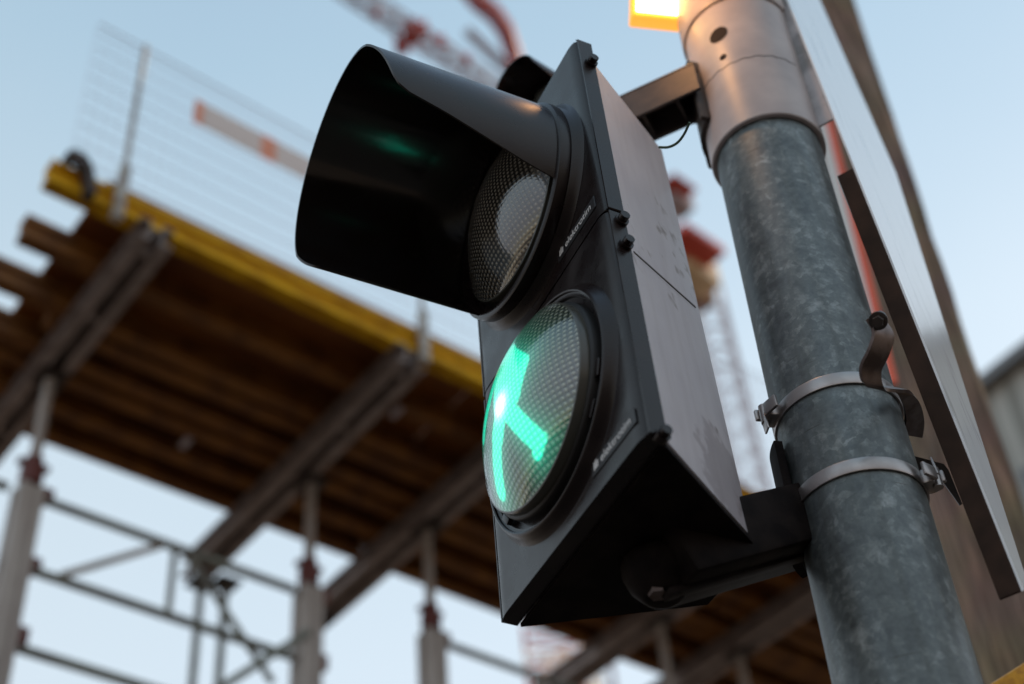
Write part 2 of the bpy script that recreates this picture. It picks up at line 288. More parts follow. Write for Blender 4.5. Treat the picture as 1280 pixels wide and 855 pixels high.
# ------------------------------------------------------------------ mesh helpers
def V(a): return Vector((float(a[0]), float(a[1]), float(a[2])))
def frame_from(d, hint=(0, 0, 1)):
    d = V(d).normalized(); h = V(hint)
    if abs(d.dot(h)) > .98: h = Vector((1, 0, 0))
    s = d.cross(h).normalized(); u = s.cross(d).normalized()
    return d, s, u
class MB:
    def __init__(s): s.bm = bmesh.new()
    def face(s, pts):
        return s.bm.faces.new([s.bm.verts.new(V(p)) for p in pts])
    def box(s, c, size, ax=None, bevel=0, seg=2):
        c = V(c); ax = [V(a).normalized() for a in ax] if ax is not None else [Vector((1, 0, 0)), Vector((0, 1, 0)), Vector((0, 0, 1))]
        vs_ = []
        for i in (-.5, .5):
            for j in (-.5, .5):
                for k in (-.5, .5):
                    vs_.append(s.bm.verts.new(c + ax[0] * i * size[0] + ax[1] * j * size[1] + ax[2] * k * size[2]))
        F = [(0, 1, 3, 2), (4, 6, 7, 5), (0, 4, 5, 1), (2, 3, 7, 6), (0, 2, 6, 4), (1, 5, 7, 3)]
        fs = [s.bm.faces.new([vs_[i] for i in f]) for f in F]
        if bevel:
            es = list({e for f in fs for e in f.edges})
            bmesh.ops.bevel(s.bm, geom=es, offset=bevel, segments=seg, affect='EDGES', profile=.5)
        return s
    def bar(s, p, q, wd, ht, hint=(0, 0, 1), bevel=0):
        p, q = V(p), V(q); d, sd_, u = frame_from(q - p, hint)
        return s.box((p + q) / 2, ((q - p).length, wd, ht), (d, sd_, u), bevel)
    def tube(s, p, q, r, r2=None, n=16, cap=True):
        r2 = r if r2 is None else r2
        p, q = V(p), V(q); d, a, b = frame_from(q - p)
        A = [s.bm.verts.new(p + (a * math.cos(2 * math.pi * i / n) + b * math.sin(2 * math.pi * i / n)) * r) for i in range(n)]
        B = [s.bm.verts.new(q + (a * math.cos(2 * math.pi * i / n) + b * math.sin(2 * math.pi * i / n)) * r2) for i in range(n)]
        for i in range(n):
            j = (i + 1) % n; s.bm.faces.new((A[i], A[j], B[j], B[i]))
        if cap: s.bm.faces.new(A[::-1]); s.bm.faces.new(B)
        return s
    def lathe(s, prof, o=(0, 0, 0), axis=(0, 0, 1), n=96, a0=0, a1=2 * math.pi, closed=False):
        # prof: list of (r, z); closed profile loops back
        o = V(o); d, a, b = frame_from(axis, (0, 1, 0))
        full = abs(a1 - a0 - 2 * math.pi) < 1e-6
        cols = n if full else n + 1
        G = []
        for i in range(cols):
            t_ = a0 + (a1 - a0) * i / n
            G.append([s.bm.verts.new(o + (a * math.cos(t_) + b * math.sin(t_)) * r + d * z) for r, z in prof])
        m = len(prof)
        for i in range(n):
            j = (i + 1) % cols
            for k in range(m if closed else m - 1):
                l = (k + 1) % m
                s.bm.faces.new((G[i][k], G[j][k], G[j][l], G[i][l]))
        if closed and not full:
            s.bm.faces.new(G[0]); s.bm.faces.new(G[-1][::-1])
        return s
    def prism(s, pts, thick, n=None):
        # planar outline extruded by vector thick
        t_ = V(thick)
        A = [s.bm.verts.new(V(p)) for p in pts]; B = [s.bm.verts.new(V(p) + t_) for p in pts]
        s.bm.faces.new(A); s.bm.faces.new(B[::-1])
        k = len(pts)
        for i in range(k):
            j = (i + 1) % k; s.bm.faces.new((A[j], A[i], B[i], B[j]))
        return s
    def ribbon(s, path, width, thick):
        # path: points with a shared width vector; makes a bent strip with thickness
        W = V(width); n = len(path); pts = [V(p) for p in path]; rows = []
        for i, p in enumerate(pts):
            t_ = (pts[min(i + 1, n - 1)] - pts[max(i - 1, 0)]).normalized()
            nn = t_.cross(W).normalized() * thick / 2
            rows.append([s.bm.verts.new(p + W * a + nn * b) for a, b in ((-.5, -1), (.5, -1), (.5, 1), (-.5, 1))])
        for i in range(n - 1):
            for k in range(4):
                l = (k + 1) % 4
                s.bm.faces.new((rows[i][k], rows[i][l], rows[i + 1][l], rows[i + 1][k]))
        s.bm.faces.new(rows[0]); s.bm.faces.new(rows[-1][::-1])
        return s
    def path(s, pts, r, n=10):
        pts = [V(p) for p in pts]
        for a, b in zip(pts, pts[1:]): s.tube(a, b, r, n=n)
        return s
    def build(s, name, m, parent=None, smooth=True, angle=32):
        bmesh.ops.recalc_face_normals(s.bm, faces=s.bm.faces)
        me = bpy.data.meshes.new(name); s.bm.to_mesh(me); s.bm.free()
        me.materials.append(m)
        if smooth:
            me.shade_smooth(); me.set_sharp_from_angle(angle=R_(angle))
        o = bpy.data.objects.new(name, me); C.objects.link(o)
        if parent is not None: o.parent = parent
        return o
def tag(o, label=None, cat=None, group=None, kind=None):
    if label: o['label'] = label
    if cat: o['category'] = cat
    if group: o['group'] = group
    if kind: o['kind'] = kind
    return o
def thing(name, label, cat, matrix=None, loc=None, group=None):
    o = bpy.data.objects.new(name, None); C.objects.link(o); o.empty_display_size = .1
    if matrix is not None: o.matrix_world = matrix
    if loc is not None: o.location = V(loc)
    return tag(o, label, cat, group)
def shift(mb, loc):
    bmesh.ops.translate(mb.bm, verts=mb.bm.verts, vec=-V(loc)); return mb
bpy.context.view_layer.update()

# ------------------------------------------------------------------ setting: ground
g = MB()
g.box((0, 0, -.25), (1600, 1600, .5)); tag(g.build('ground', GROUND, smooth=False), kind='structure')

# ------------------------------------------------------------------ pole
PR = .057
PT = np.array([.0243, 0., 1.]); PT /= np.linalg.norm(PT)
PO = np.array([.2701, 1.0552, CAMZ])                       # axis point at camera height
def polept(z): return PO + PT * (z - CAMZ) / PT[2]
def pole_z(px, py):                                        # height on the axis whose camera-facing side shows at this pixel
    best = None
    for z in np.linspace(1.6, 4.2, 1301):
        c = polept(z); dcam = CAM - c; dcam -= PT * (dcam @ PT); dcam /= np.linalg.norm(dcam)
        q = (M.T @ (c + dcam * PR - CAM)); x = FPX * q[0] / q[2] + CX; y = FPX * q[1] / q[2] + CY
        if best is None or abs(y - py) < best[0]: best = (abs(y - py), z)
    return best[1]
base = polept(0)
pole = thing('signal_pole', 'galvanised steel pole carrying the traffic light, with grey collar and steel straps', 'pole', loc=base)
def pl(mb): return shift(mb, base)
zc = pole_z(948, 150)                                      # lower lip of the collar
mb = MB(); mb.lathe([(PR, 0), (PR, 3.0), (PR - .004, 3.0), (PR - .004, 0)], polept(0), PT, n=128, closed=True); pl(mb).build('pole_tube', GALV, pole)
CRr = PR + .0058
ztop = pole_z(905, 4)
mb = MB(); mb.lathe([(PR + .0005, 0), (CRr - .001, 0), (CRr, .0015), (CRr, ztop - zc), (PR + .0005, ztop - zc)], polept(zc), PT, n=128, closed=True)
collar = pl(mb).build('collar', COLLAR, pole)
mb = MB(); h_ = ztop - zc
mb.lathe([(PR + .0005, h_ + .002), (CRr + .002, h_ + .002), (CRr + .0035, h_ + .005), (CRr + .0035, h_ + .26), (PR + .0005, h_ + .26)], polept(zc), PT, n=128, closed=True)
pl(mb).build('upper_sleeve', COLLAR, pole)
mb = MB(); mb.lathe([(.0, h_ + .27), (.05, h_ + .27), (CRr + .008, h_ + .262), (CRr + .008, h_ + .268), (.05, h_ + .285), (0, h_ + .30)], polept(zc), PT, n=64)
pl(mb).build('pole_cap', COLLAR, pole)
def onpole(px, py, r):                                     # where a view ray meets the pole surface of that radius
    d = ray(px, py); d = d / np.linalg.norm(d); o = CAM - polept(0)
    d2 = d - PT * (d @ PT); o2 = o - PT * (o @ PT)
    a = d2 @ d2; b = d2 @ o2; c = o2 @ o2 - r * r
    s_ = b * b - a * c
    return CAM + d * ((-b - math.sqrt(max(s_, 0))) / a)
def hole(px, py, rw, rh, name='hole'):  # dark disc on the collar surface, painted shade of an opening
    p = onpole(px, py, CRr); c = polept(p[2]); n = p - c; n -= PT * (n @ PT); n /= np.linalg.norm(n)
    t_ = np.cross(PT, n); mb = MB()
    rows = []
    for k in range(32):
        a = 2 * math.pi * k / 32; x = rw * math.cos(a); y = rh * math.sin(a); th = x / CRr
        q = c + (n * math.cos(th) + t_ * math.sin(th)) * (CRr + .0004) + PT * y
        rows.append(q)
    mid = c + n * (CRr + .0004); vm = mb.bm.verts.new(V(mid)); vr = [mb.bm.verts.new(V(q)) for q in rows]
    for k in range(32): mb.bm.faces.new((vm, vr[k], vr[(k + 1) % 32]))
    h = pl(mb).build(name, HOLE, pole); return h
hh = hole(898, 44, .0118, .0125, 'collar_hole_shade'); hole(904, 72, .0044, .0046, 'collar_hole_shade')
# fine mould seam across the collar
mb = MB(); pts = []
zs = pole_z(958, 78)
for k in range(26):
    a = -2.9 + k * .085
    q = polept(zs + .0012 * math.sin(k * 2.1)); rad = np.array([math.cos(a), math.sin(a), 0])
    pts.append(q + rad * (CRr + .0001))
mb.path(pts, .0005, 5); pl(mb).build('collar_seam', DARKSTEEL, pole)

# steel straps round the pole
dcam = CAM - polept(2.3); dcam[2] = 0; dcam /= np.linalg.norm(dcam); az0 = math.atan2(dcam[1], dcam[0])
def strap(z, tiltx, w_=.0135, name='strap'):
    mb = MB(); n = 96
    ax = np.array([tiltx[0], tiltx[1], 1.]); ax /= np.linalg.norm(ax)
    mb.lathe([(PR + .0006, -w_ / 2), (PR + .0022, -w_ / 2), (PR + .0026, -w_ / 2 + .001), (PR + .0026, w_ / 2 - .001), (PR + .0022, w_ / 2), (PR + .0006, w_ / 2)], polept(z), ax, n=n, closed=True)
    return pl(mb).build(name, STEEL, pole)
z1, z2 = pole_z(1052, 478), pole_z(1066, 583)
s1 = strap(z1, (0, 0)); s2 = strap(z2, (0, 0))
def buckle(z, az, parent, flip=1):
    mb = MB(); c = polept(z); n = np.array([math.cos(az), math.sin(az), 0]); t_ = np.array([-n[1], n[0], 0])
    o = c + n * (PR + .006)
    mb.box(o, (.010, .020, .0155), (n, t_, (0, 0, 1)), .002)
    mb.tube(o + n * .006 - PT * .010, o + n * .006 + PT * .010, .0045, n=14)
    mb.box(o + n * .004 + t_ * .014 * flip, (.0035, .016, .0135), (n + t_ * .5 * flip, t_ - n * .5 * flip, (0, 0, 1)), .001)
    mb.box(o + n * .008 + t_ * .002 - PT * .012 * flip, (.002, .010, .022), (n, t_, (0, .2, 1)), .0006)
    mb.box(o + n * .010 - t_ * .006 * flip + PT * .004, (.006, .004, .012), (n, t_, (0, 0, 1)), .001)
    return pl(mb).build('buckle', STEEL, parent)
azL = az0 - math.pi / 2 * .98; azR = az0 + math.pi / 2 * .86
def az_at(px, py):
    p = onpole(px, py, PR + .004); c = polept(p[2]); return math.atan2(p[1] - c[1], p[0] - c[0])
buckle(z1 + .004, az_at(972, 545) , s1); buckle(z2 , az_at(1160, 606), s2, -1)

# ------------------------------------------------------------------ pedestrian signal head
Rh = np.array([[.42995489, -.07076276, -.90007301], [-.66342191, -.70095037, -.26180133], [-.61238073, .70969092, -.3483226]])
th = np.array([.02554038, -.0312764, 1.36771986])
HW = M @ Rh; HO = CAM + M @ th                             # head frame in the world: x to its right, y up, z out of the face
hm = Matrix.Identity(4)
for i in range(3):
    for j in range(3): hm[i][j] = HW[i][j]
    hm[i][3] = HO[i]
HB, HT, XW = -.2638, .2669, .13
def to_head(p): return HW.T @ (np.asarray(p) - HO)
def head_on(px, py, z=0.):                                 # pixel -> point of the head plane z, head coordinates
    c = HW.T @ (CAM - HO); d = HW.T @ ray(px, py); return c + d * ((z - c[2]) / d[2])
head = thing('pedestrian_signal', 'black two-lamp pedestrian traffic light with grey back, lower lamp showing a green walking figure', 'traffic light', matrix=hm)
YU, YL = .131, -.132

def door(y0, y1, yc):
    mb = MB(); gap = .0012
    # moulded cover: rounded along its vertical edges, with a return flange
    prof = []
    prof += [(-XW, -.0185), (-XW, -.0030), (-XW + .0016, -.0030), (-XW + .0022, -.0050)]
    for k in range(1, 8):
        a = k / 7 * math.pi / 2
        prof.append((-XW + .0022 + .0150 * (1 - math.cos(a)), -.0050 + .0050 * math.sin(a)))
    prof += [(-x, z) for x, z in prof[::-1]]
    A = [mb.bm.verts.new((x, y0 + gap, z)) for x, z in prof]; B = [mb.bm.verts.new((x, y1 - gap, z)) for x, z in prof]
    n = len(prof)
    for i in range(n):
        j = (i + 1) % n; mb.bm.faces.new((A[i], A[j], B[j], B[i]))
    f1 = mb.bm.faces.new(A[::-1]); f2 = mb.bm.faces.new(B)
    bmesh.ops.bevel(mb.bm, geom=[e for f in (f1, f2) for e in f.edges], offset=.0010, segments=1, affect='EDGES')
    d = mb.build('lamp_door', BLACK, head, angle=25)
    # raised boss and bezel round the lens
    mb = MB()
    mb.lathe([(.1180, -.001), (.1150, .0010), (.1125, .0045), (.1105, .0085), (.1092, .0102), (.1078, .0106), (.1066, .0100), (.1062, .0078), (.1045, .0070), (.1030, .0070), (.1022, .0040), (.0960, .0032), (.0960, -.001)], (0, yc, 0), n=128)
    mb.build('bezel', BLACK, d, angle=40)
    mb = MB()
    mb.lathe([(.0965, .001), (.0965, .0115), (.0955, .0130), (.0935, .0138), (.0925, .0130), (.092, .001)], (0, yc, 0), n=128)
    mb.build('gasket', RUBBER, d, angle=40)
    for a in (-20, 100, 215, 320):                         # retaining clips
        mb = MB(); ca, sa = math.cos(R_(a)), math.sin(R_(a))
        mb.box((.1000 * ca, yc + .1000 * sa, .0085), (.006, .016, .005), ((ca, sa, 0), (-sa, ca, 0), (0, 0, 1)), .001)
        mb.build('retaining_clip', BLACK, d)
    return d
d_up = door(0, HT, YU); d_lo = door(HB, 0, YL)

def capd(p, a, b):
    p, a, b = np.array(p), np.array(a), np.array(b); t_ = max(0, min(1, (p - a) @ (b - a) / ((b - a) @ (b - a))))
    return np.linalg.norm(p - a - t_ * (b - a))
FIG = [((6, 38), (4, -10), 18), ((2, 44), (4, 38), 18), ((16, 36), (35, 10), 10), ((34, 8), (20, -14), 10), ((-10, 42), (-30, 18), 9), ((-30, 18), (-50, 2), 8),
       ((7, -14), (27, -64), 10.0), ((33, -66), (20, -73), 5.5), ((0, -12), (-17, -28), 12), ((-17, -28), (-46, -58), 10.0)]
def lens(yc, m, parent, lit):
    rb, hg, z0 = .092, .028, .022
    Rs = (rb * rb + hg * hg) / (2 * hg); am = math.asin(rb / Rs)
    bm = bmesh.new(); gl = bm.verts.layers.float.new('glow'); hl = bm.verts.layers.float.new('hot')
    nr, na = 90, 300; prev = None
    for i in range(nr + 1):
        a = am * i / nr; row = []
        for k in range(na if i else 1):
            t_ = 2 * math.pi * k / na
            x, y = Rs * math.sin(a) * math.cos(t_), Rs * math.sin(a) * math.sin(t_)
            v = bm.verts.new((x, y, z0 + hg - Rs + Rs * math.cos(a)))
            if lit:
                q = (x * 1000, y * 1000)
                dd = min(capd(q, A_, B_) - r_ for A_, B_, r_ in FIG); dd = min(dd, math.hypot(q[0] - 1, q[1] - 69) - 11)
                v[gl] = max(0, min(1, .5 - dd / 2.2)); v[hl] = math.exp(-((q[0] + 2) ** 2 + (q[1] + 6) ** 2) / 120) * .8
                # faint spill of the lit figure through neighbouring cells
                v[gl] = max(v[gl], .22 * math.exp(-max(dd, 0) / 12))
            row.append(v)
        if prev:
            for k in range(na):
                if len(prev) == 1: bm.faces.new((prev[0], row[k], row[(k + 1) % na]))
                else: bm.faces.new((prev[k], row[k], row[(k + 1) % na], prev[(k + 1) % na]))
        prev = row
    me = bpy.data.meshes.new('lens'); bm.to_mesh(me); bm.free(); me.materials.append(m); me.shade_smooth()
    o = bpy.data.objects.new('lens', me); C.objects.link(o); o.parent = parent; o.location = (0, yc, 0)
    mb = MB(); mb.lathe([(.0935, .010), (.0935, .0195), (.0928, .0218), (.0916, .0224), (.0905, .0224), (.0905, .010)], (0, yc, 0), n=128)
    mb.build('lens_skirt', LENSEDGE, parent, angle=40)
    return o
tag(lens(YU, LENSOFF, d_up, False), 'unlit upper lens reflecting the sky')
tag(lens(YL, LENSLIT, d_lo, True), 'lower lens lit with a green walking figure')

# visor of the upper lamp: deep hood, cut away below and on the near side
def visor(yc, parent, r=.1075, Lz=.204, z0=.012, t_=.0022):
    def aR(z):     # lower limit of the wall on the right-hand side (degrees from +x)
        xs = [0.0, .04, .22, .40, .635, .83, .885, .915, .935, .955, .975, 1.0]; ys = [-34, -32, -28, -23, -16, -11, -7.5, -2, 5, 14, 24, 40]
        return np.interp(z, xs, ys)
    aL = 224
    nz, na = 90, 110; bm = bmesh.new(); G = [[], []]
    for s_ in (0, 1):
        rr = r - t_ * s_
        for i in range(nz + 1):
            u = i / nz; u = 1 - (1 - u) ** 1.6
            lo = aR(u)
            hi = aL - 22 * max(0, (u - .90) / .10) ** 2.5
            row = []
            for k in range(na + 1):
                a = R_(lo + (hi - lo) * k / na)
                z = z0 + (Lz - z0) * u
                rad = rr * (1 + .0 * u)
                row.append(bm.verts.new((rad * math.cos(a), yc + rad * math.sin(a), z)))
            G[s_].append(row)
    for s_ in (0, 1):
        for i in range(nz):
            for k in range(na):
                f = (G[s_][i][k], G[s_][i][k + 1], G[s_][i + 1][k + 1], G[s_][i + 1][k])
                fc = bm.faces.new(f if s_ == 0 else f[::-1]); fc.material_index = s_
    def bridge(A, B):
        for k in range(len(A) - 1): bm.faces.new((A[k], A[k + 1], B[k + 1], B[k]))
    bridge(G[0][-1], G[1][-1]); bridge(G[0][0], G[1][0])
    bridge([G[0][i][0] for i in range(nz + 1)], [G[1][i][0] for i in range(nz + 1)])
    bridge([G[0][i][-1] for i in range(nz + 1)], [G[1][i][-1] for i in range(nz + 1)])
    bmesh.ops.recalc_face_normals(bm, faces=bm.faces)
    me = bpy.data.meshes.new('visor'); bm.to_mesh(me); bm.free(); me.materials.append(BLACK); me.materials.append(BLACKIN)
    me.shade_smooth(); me.set_sharp_from_angle(angle=R_(50))
    o = bpy.data.objects.new('visor', me); C.objects.link(o); o.parent = parent
    mb = MB()        # band where the hood clips on to the bezel
    mb.lathe([(.1075, .010), (.1105, .011), (.1112, .016), (.1108, .0215), (.1080, .0235), (.1050, .0235), (.1040, .012)], (0, yc, 0), n=128)
    mb.build('visor_band', BLACK, o, angle=40)
    return o
visor(YU, d_up)

# back housing: tapered to the rear
def loop_rect(x0, x1, y0, y1, z): return [(x0, y0, z), (x1, y0, z), (x1, y1, z), (x0, y1, z)]
mb = MB()
A = loop_rect(-.124, .124, HB + .004, .250, -.0186); B = loop_rect(-.046, .034, -.254, .278, -.158)
va = [mb.bm.verts.new(p) for p in A]; vb = [mb.bm.verts.new(p) for p in B]
mb.bm.faces.new(va); mb.bm.faces.new(vb[::-1])
for i in range(4):
    j = (i + 1) % 4; mb.bm.faces.new((va[j], va[i], vb[i], vb[j]))
bmesh.ops.bevel(mb.bm, geom=[e for e in mb.bm.edges], offset=.003, segments=3, affect='EDGES')
mb.build('back_housing', GREYP, head, angle=25)
# black floor plate of the housing
mb = MB()
A = [(-.1245, HB + .0015, -.0186), (.1245, HB + .0015, -.0186), (.035, -.2575, -.1595), (-.047, -.2575, -.1595)]
mb.prism(A, (0, -.004, 0)); mb.build('bottom_plate', ARMBLACK, head, smooth=False)
# parting groove across the back housing
mb = MB()
pa = head_on(796, 318, 0)
def side_pt(px, py):          # meet the right-hand taper plane of the housing
    p0 = np.array([.124, 0, -.0186]); e1 = np.array([0, 1, 0]); e2 = np.array([.034 - .124, 0, -.158 + .0186]); n = np.cross(e1, e2); n /= np.linalg.norm(n)
    if n[0] < 0: n = -n
    c = HW.T @ (CAM - HO); d = HW.T @ ray(px, py); return c + d * ((p0 - c) @ n / (d @ n)), n
a_, nn = side_pt(792, 315); b_, _ = side_pt(869, 384)
mb.bar(a_ + nn * .0002, b_ + nn * .0002, .0018, .0008, nn); mb.build('parting_groove', DARKSTEEL, head, smooth=False)
# bolts and catches poking out behind the flange
for px, py in ((744, 72), (783, 268), (790, 296), (834, 538)):
    q = head_on(px - 2, py, -.013)
    mb = MB(); x_ = XW
    mb.tube((x_ - .004, q[1], -.0135), (x_ + .0085, q[1], -.0135), .0046, n=12)
    mb.tube((x_ - .004, q[1], -.0135), (x_ + .003, q[1], -.0135), .0065, n=12)
    mb.build('door_catch', BLACK, head)

# lettering
def lettering(p0, p1, z, parent):
    a = head_on(*p0, z); b = head_on(*p1, z); x0, x1, y = a[0], b[0], (a[1] + b[1]) / 2
    wd = x1 - x0; hgt = wd * .17
    cu = bpy.data.curves.new('t', 'FONT'); cu.body = 'elektrotim'; cu.size = 1; cu.space_character = 1.0; cu.offset = .010
    to = bpy.data.objects.new('t', cu); C.objects.link(to); bpy.context.view_layer.update()
    me = bpy.data.meshes.new_from_object(to.evaluated_get(bpy.context.evaluated_depsgraph_get()))
    bpy.data.objects.remove(to)
    co = np.array([v.co[:] for v in me.vertices]); mn, mx = co.min(0), co.max(0); lw = wd * .80
    s_ = lw / (mx[0] - mn[0])
    for v in me.vertices:
        v.co = ((v.co.x - mn[0]) * s_ + x0 + wd * .20, (v.co.y) * s_ + y, z)
    bm = bmesh.new(); bm.from_mesh(me)
    m_ = wd * .125
    for k, (dx, l, sl_) in enumerate(((0, 1., 0), (.34, 1.15, 0), (.68, .85, 0))):   # three slanted bars of the maker's mark
        X = x0 + dx * m_; 
        q = [(X, y), (X + m_ * .30, y), (X + m_ * .42, y + m_ * l), (X + m_ * .12, y + m_ * l)]
        bm.faces.new([bm.verts.new((u, v, z)) for u, v in q])
    bm.to_mesh(me); bm.free()
    me.materials.append(WHITETXT); me.name = 'lettering'
    o = bpy.data.objects.new('lettering', me); C.objects.link(o); o.parent = parent
    mb = MB(); mb.box((x0 + wd * .52, y + m_ * .45, .0004), (wd * 1.18, m_ * 2.0, .0012), None, .0004, 1)
    mb.build('label_plate', PLATE, parent)
    return o
ytx = 0
lettering((742, 586), (789, 532), .0014, d_lo)
lettering((699, 318), (739, 264), .0014, d_up)

# arms to the pole
def nearest_pole(z, off=0):
    c = polept(z); return c
# upper arm
ua = HO + HW @ np.array([0.0, .235, -.150])
tgt = P(852, 122, 1.30)
zU = onpole(890, 108, PR)[2]
pc = polept(zU); dirh = np.array([math.cos(R_(171)), math.sin(R_(171)), 0])
pa_ = pc + dirh * (CRr + .006); pa_[2] = zU
arm_start = HO + HW @ np.array([.0, .236, -.11])
def hl(mb):   # world-space geometry into head coordinates
    inv = hm.inverted()
    bmesh.ops.transform(mb.bm, matrix=inv, verts=mb.bm.verts); return mb
def channel(mb, p, q, w_, h_, t_=.004):
    p, q = V(p), V(q); d, s_, u = frame_from(q - p)
    mb.box((p + q) / 2 + u * (h_ / 2 - t_ / 2), ((q - p).length, w_, t_), (d, s_, u), .001)
    for sg in (-1, 1): mb.box((p + q) / 2 + s_ * sg * (w_ / 2 - t_ / 2) - u * t_ * .5, ((q - p).length, t_, h_ - t_ - .0004), (d, s_, u), .001)
mb = MB()
dpole = (M.T @ (polept(zU) - CAM))[2]
arm_b = P(858, 120, dpole); arm_a = onz(770, 160, arm_b[2])
arm_a = arm_b + (arm_a - arm_b) / np.linalg.norm(arm_a - arm_b) * min(.16, np.linalg.norm(arm_a - arm_b))
arm_b = arm_b + (arm_b - arm_a) / np.linalg.norm(arm_a - arm_b) * .022
channel(mb, arm_a, arm_b, .044, .050)
p_, q_ = V(arm_a), V(arm_b); d_, s_, u_ = frame_from(q_ - p_)
for f in (.35, .72): mb.box(p_.lerp(q_, f) - u_ * .002, (.004, .033, .036), (d_, s_, u_))
hl(mb).build('upper_arm', DARKSTEEL, head, smooth=False)
mb = MB()       # saddle plate hugging the pole
az = math.atan2(dirh[1], dirh[0]); half = .50
mb.lathe([(CRr + .0008, -.062), (CRr + .006, -.062), (CRr + .006, .062), (CRr + .0008, .062)], polept(zU), PT, n=24, a0=0, a1=1, closed=True)
mb.bm.clear()
G = []
for i in range(25):
    a = az - half + 2 * half * i / 24; n_ = np.array([math.cos(a), math.sin(a), 0])
    G.append([mb.bm.verts.new(V(polept(zU + dz) + n_ * r_)) for r_, dz in ((CRr + .0008, -.055), (CRr + .006, -.055), (CRr + .006, .055), (CRr + .0008, .055))])
for i in range(24):
    for k in range(4):
        l = (k + 1) % 4; mb.bm.faces.new((G[i][k], G[i][l], G[i + 1][l], G[i + 1][k]))
mb.bm.faces.new(G[0]); mb.bm.faces.new(G[-1][::-1])
for sg in (-1, 1):
    a = az + sg * (half + .02); n_ = np.array([math.cos(a), math.sin(a), 0])
    mb.box(polept(zU) + n_ * (CRr + .006), (.014, .006, .105), (n_, (-n_[1], n_[0], 0), (0, 0, 1)), .001)
hl(mb).build('saddle_plate', DARKSTEEL, head)
UZ0 = np.array([0, 0, 1.])
# lower arm: closed box with a round boss under the housing
boss = HO + HW @ np.array([-.004, HB - .012, -.085])
zL = z2 - .006
pcl = polept(zL); dl = np.array([math.cos(R_(170)), math.sin(R_(170)), 0]); pl_ = pcl + dl * (PR + .010)
dpl = (M.T @ (polept(zL) - CAM))[2]
la_b = P(988, 661, dpl); la_a = HO + HW @ np.array([.008, HB - .013, -.080])
la_d = (la_a - la_b) / np.linalg.norm(la_a - la_b)
la_b = la_b - la_d * .022
mb = MB(); mb.bar(la_a, la_b, .062, .056, (0, 0, 1), .004)
mb.bar(la_a + UZ0 * -.0305 , la_b + UZ0 * -.0305, .014, .006, (0, 0, 1), .001)
hl(mb).build('lower_arm', ARMBLACK, head)
mb = MB()
a2 = math.atan2(dl[1], dl[0]); G = []
for i in range(25):
    a = a2 - .45 + .9 * i / 24; n_ = np.array([math.cos(a), math.sin(a), 0])
    G.append([mb.bm.verts.new(V(polept(zL + .018 + dz) + n_ * r_)) for r_, dz in ((PR + .003, -.055), (PR + .011, -.055), (PR + .011, .055), (PR + .003, .055))])
for i in range(24):
    for k in range(4):
        l = (k + 1) % 4; mb.bm.faces.new((G[i][k], G[i][l], G[i + 1][l], G[i + 1][k]))
mb.bm.faces.new(G[0]); mb.bm.faces.new(G[-1][::-1])
hl(mb).build('lower_saddle', ARMBLACK, head)
mb = MB(); bx_ = np.array([-.004, HB - .006, -.085])
mb.lathe([(0, -.033), (.013, -.033), (.017, -.031), (.027, -.018), (.031, -.006), (.031, .002), (0, .002)], bx_, (0, 1, 0), n=48)
mb.build('swivel_boss', ARMBLACK, head, angle=40)
mb = MB(); bq = head_on(822, 741, 0)
cB = HW.T @ (CAM - HO); dB = HW.T @ ray(822, 741); tB = ((HB - .038) - cB[1]) / dB[1]; pB = cB + dB * tB
mb.tube(pB + np.array([0, .006, 0]), pB - np.array([0, .003, 0]), .0085, .0075, n=6); mb.build('boss_bolt', CLAMP, head)
# cable from the back of the head to the saddle
pts = [P(824, 184, 1.42), P(835, 184, 1.41), P(846, 179, 1.40), P(855, 168, 1.39), P(862, 153, 1.38)]
cv = []
for i in range(17):
    t_ = i / 16 * 4; k = min(3, int(t_)); f = t_ - k
    p0, p1, p2, p3 = pts[max(0, k - 1)], pts[k], pts[k + 1], pts[min(4, k + 2)]
    cv.append(.5 * ((2 * p1) + (p2 - p0) * f + (2 * p0 - 5 * p1 + 4 * p2 - p3) * f * f + (3 * p1 - p0 - 3 * p2 + p3) * f ** 3))
mb = MB(); mb.path(cv, .0013, 8); hl(mb).build('cable', CABLE, head)

# ------------------------------------------------------------------ small round repeater signal behind the head
rc = P(684, 128, 1.86)
fdir = V(M @ np.array([-.62, -.05, -.70])); fdir.z = -.05; fdir.normalize()
rm = Matrix.Identity(4); xr = Vector((0, 0, 1)).cross(fdir).normalized(); ur = fdir.cross(xr)
for i in range(3): rm[i][0] = xr[i]; rm[i][1] = ur[i]; rm[i][2] = fdir[i]; rm[i][3] = rc[i]
rep = thing('repeater_signal', 'small dark round signal with short hood peeking out behind the top of the traffic light', 'signal lamp', matrix=rm)
mb = MB(); mb.lathe([(0, -.07), (.03, -.068), (.036, -.05), (.038, -.006), (.038, 0), (.032, .002), (.030, -.002), (0, -.002)], n=48); mb.build('lamp_body', BLACK, rep, angle=40)
mb = MB(); mb.lathe([(0, .013), (.012, .0115), (.022, .007), (.028, 0)], n=48); mb.build('lens', LENSEDGE, rep)
bm = bmesh.new(); G = [[], []]
for s in (0, 1):
    for i in range(13):
        u = i / 12; row = []
        for k in range(49):
            a = R_(-25 + 30 * u + (230 - 60 * u) * k / 48); rr = .038 - .0014 * s
            row.append(bm.verts.new((rr * math.cos(a), rr * math.sin(a), -.005 + .060 * u)))
        G[s].append(row)
for s in (0, 1):
    for i in range(12):
        for k in range(48): bm.faces.new((G[s][i][k], G[s][i][k + 1], G[s][i + 1][k + 1], G[s][i + 1][k]))
for k in range(48): bm.faces.new((G[0][-1][k], G[0][-1][k + 1], G[1][-1][k + 1], G[1][-1][k]))
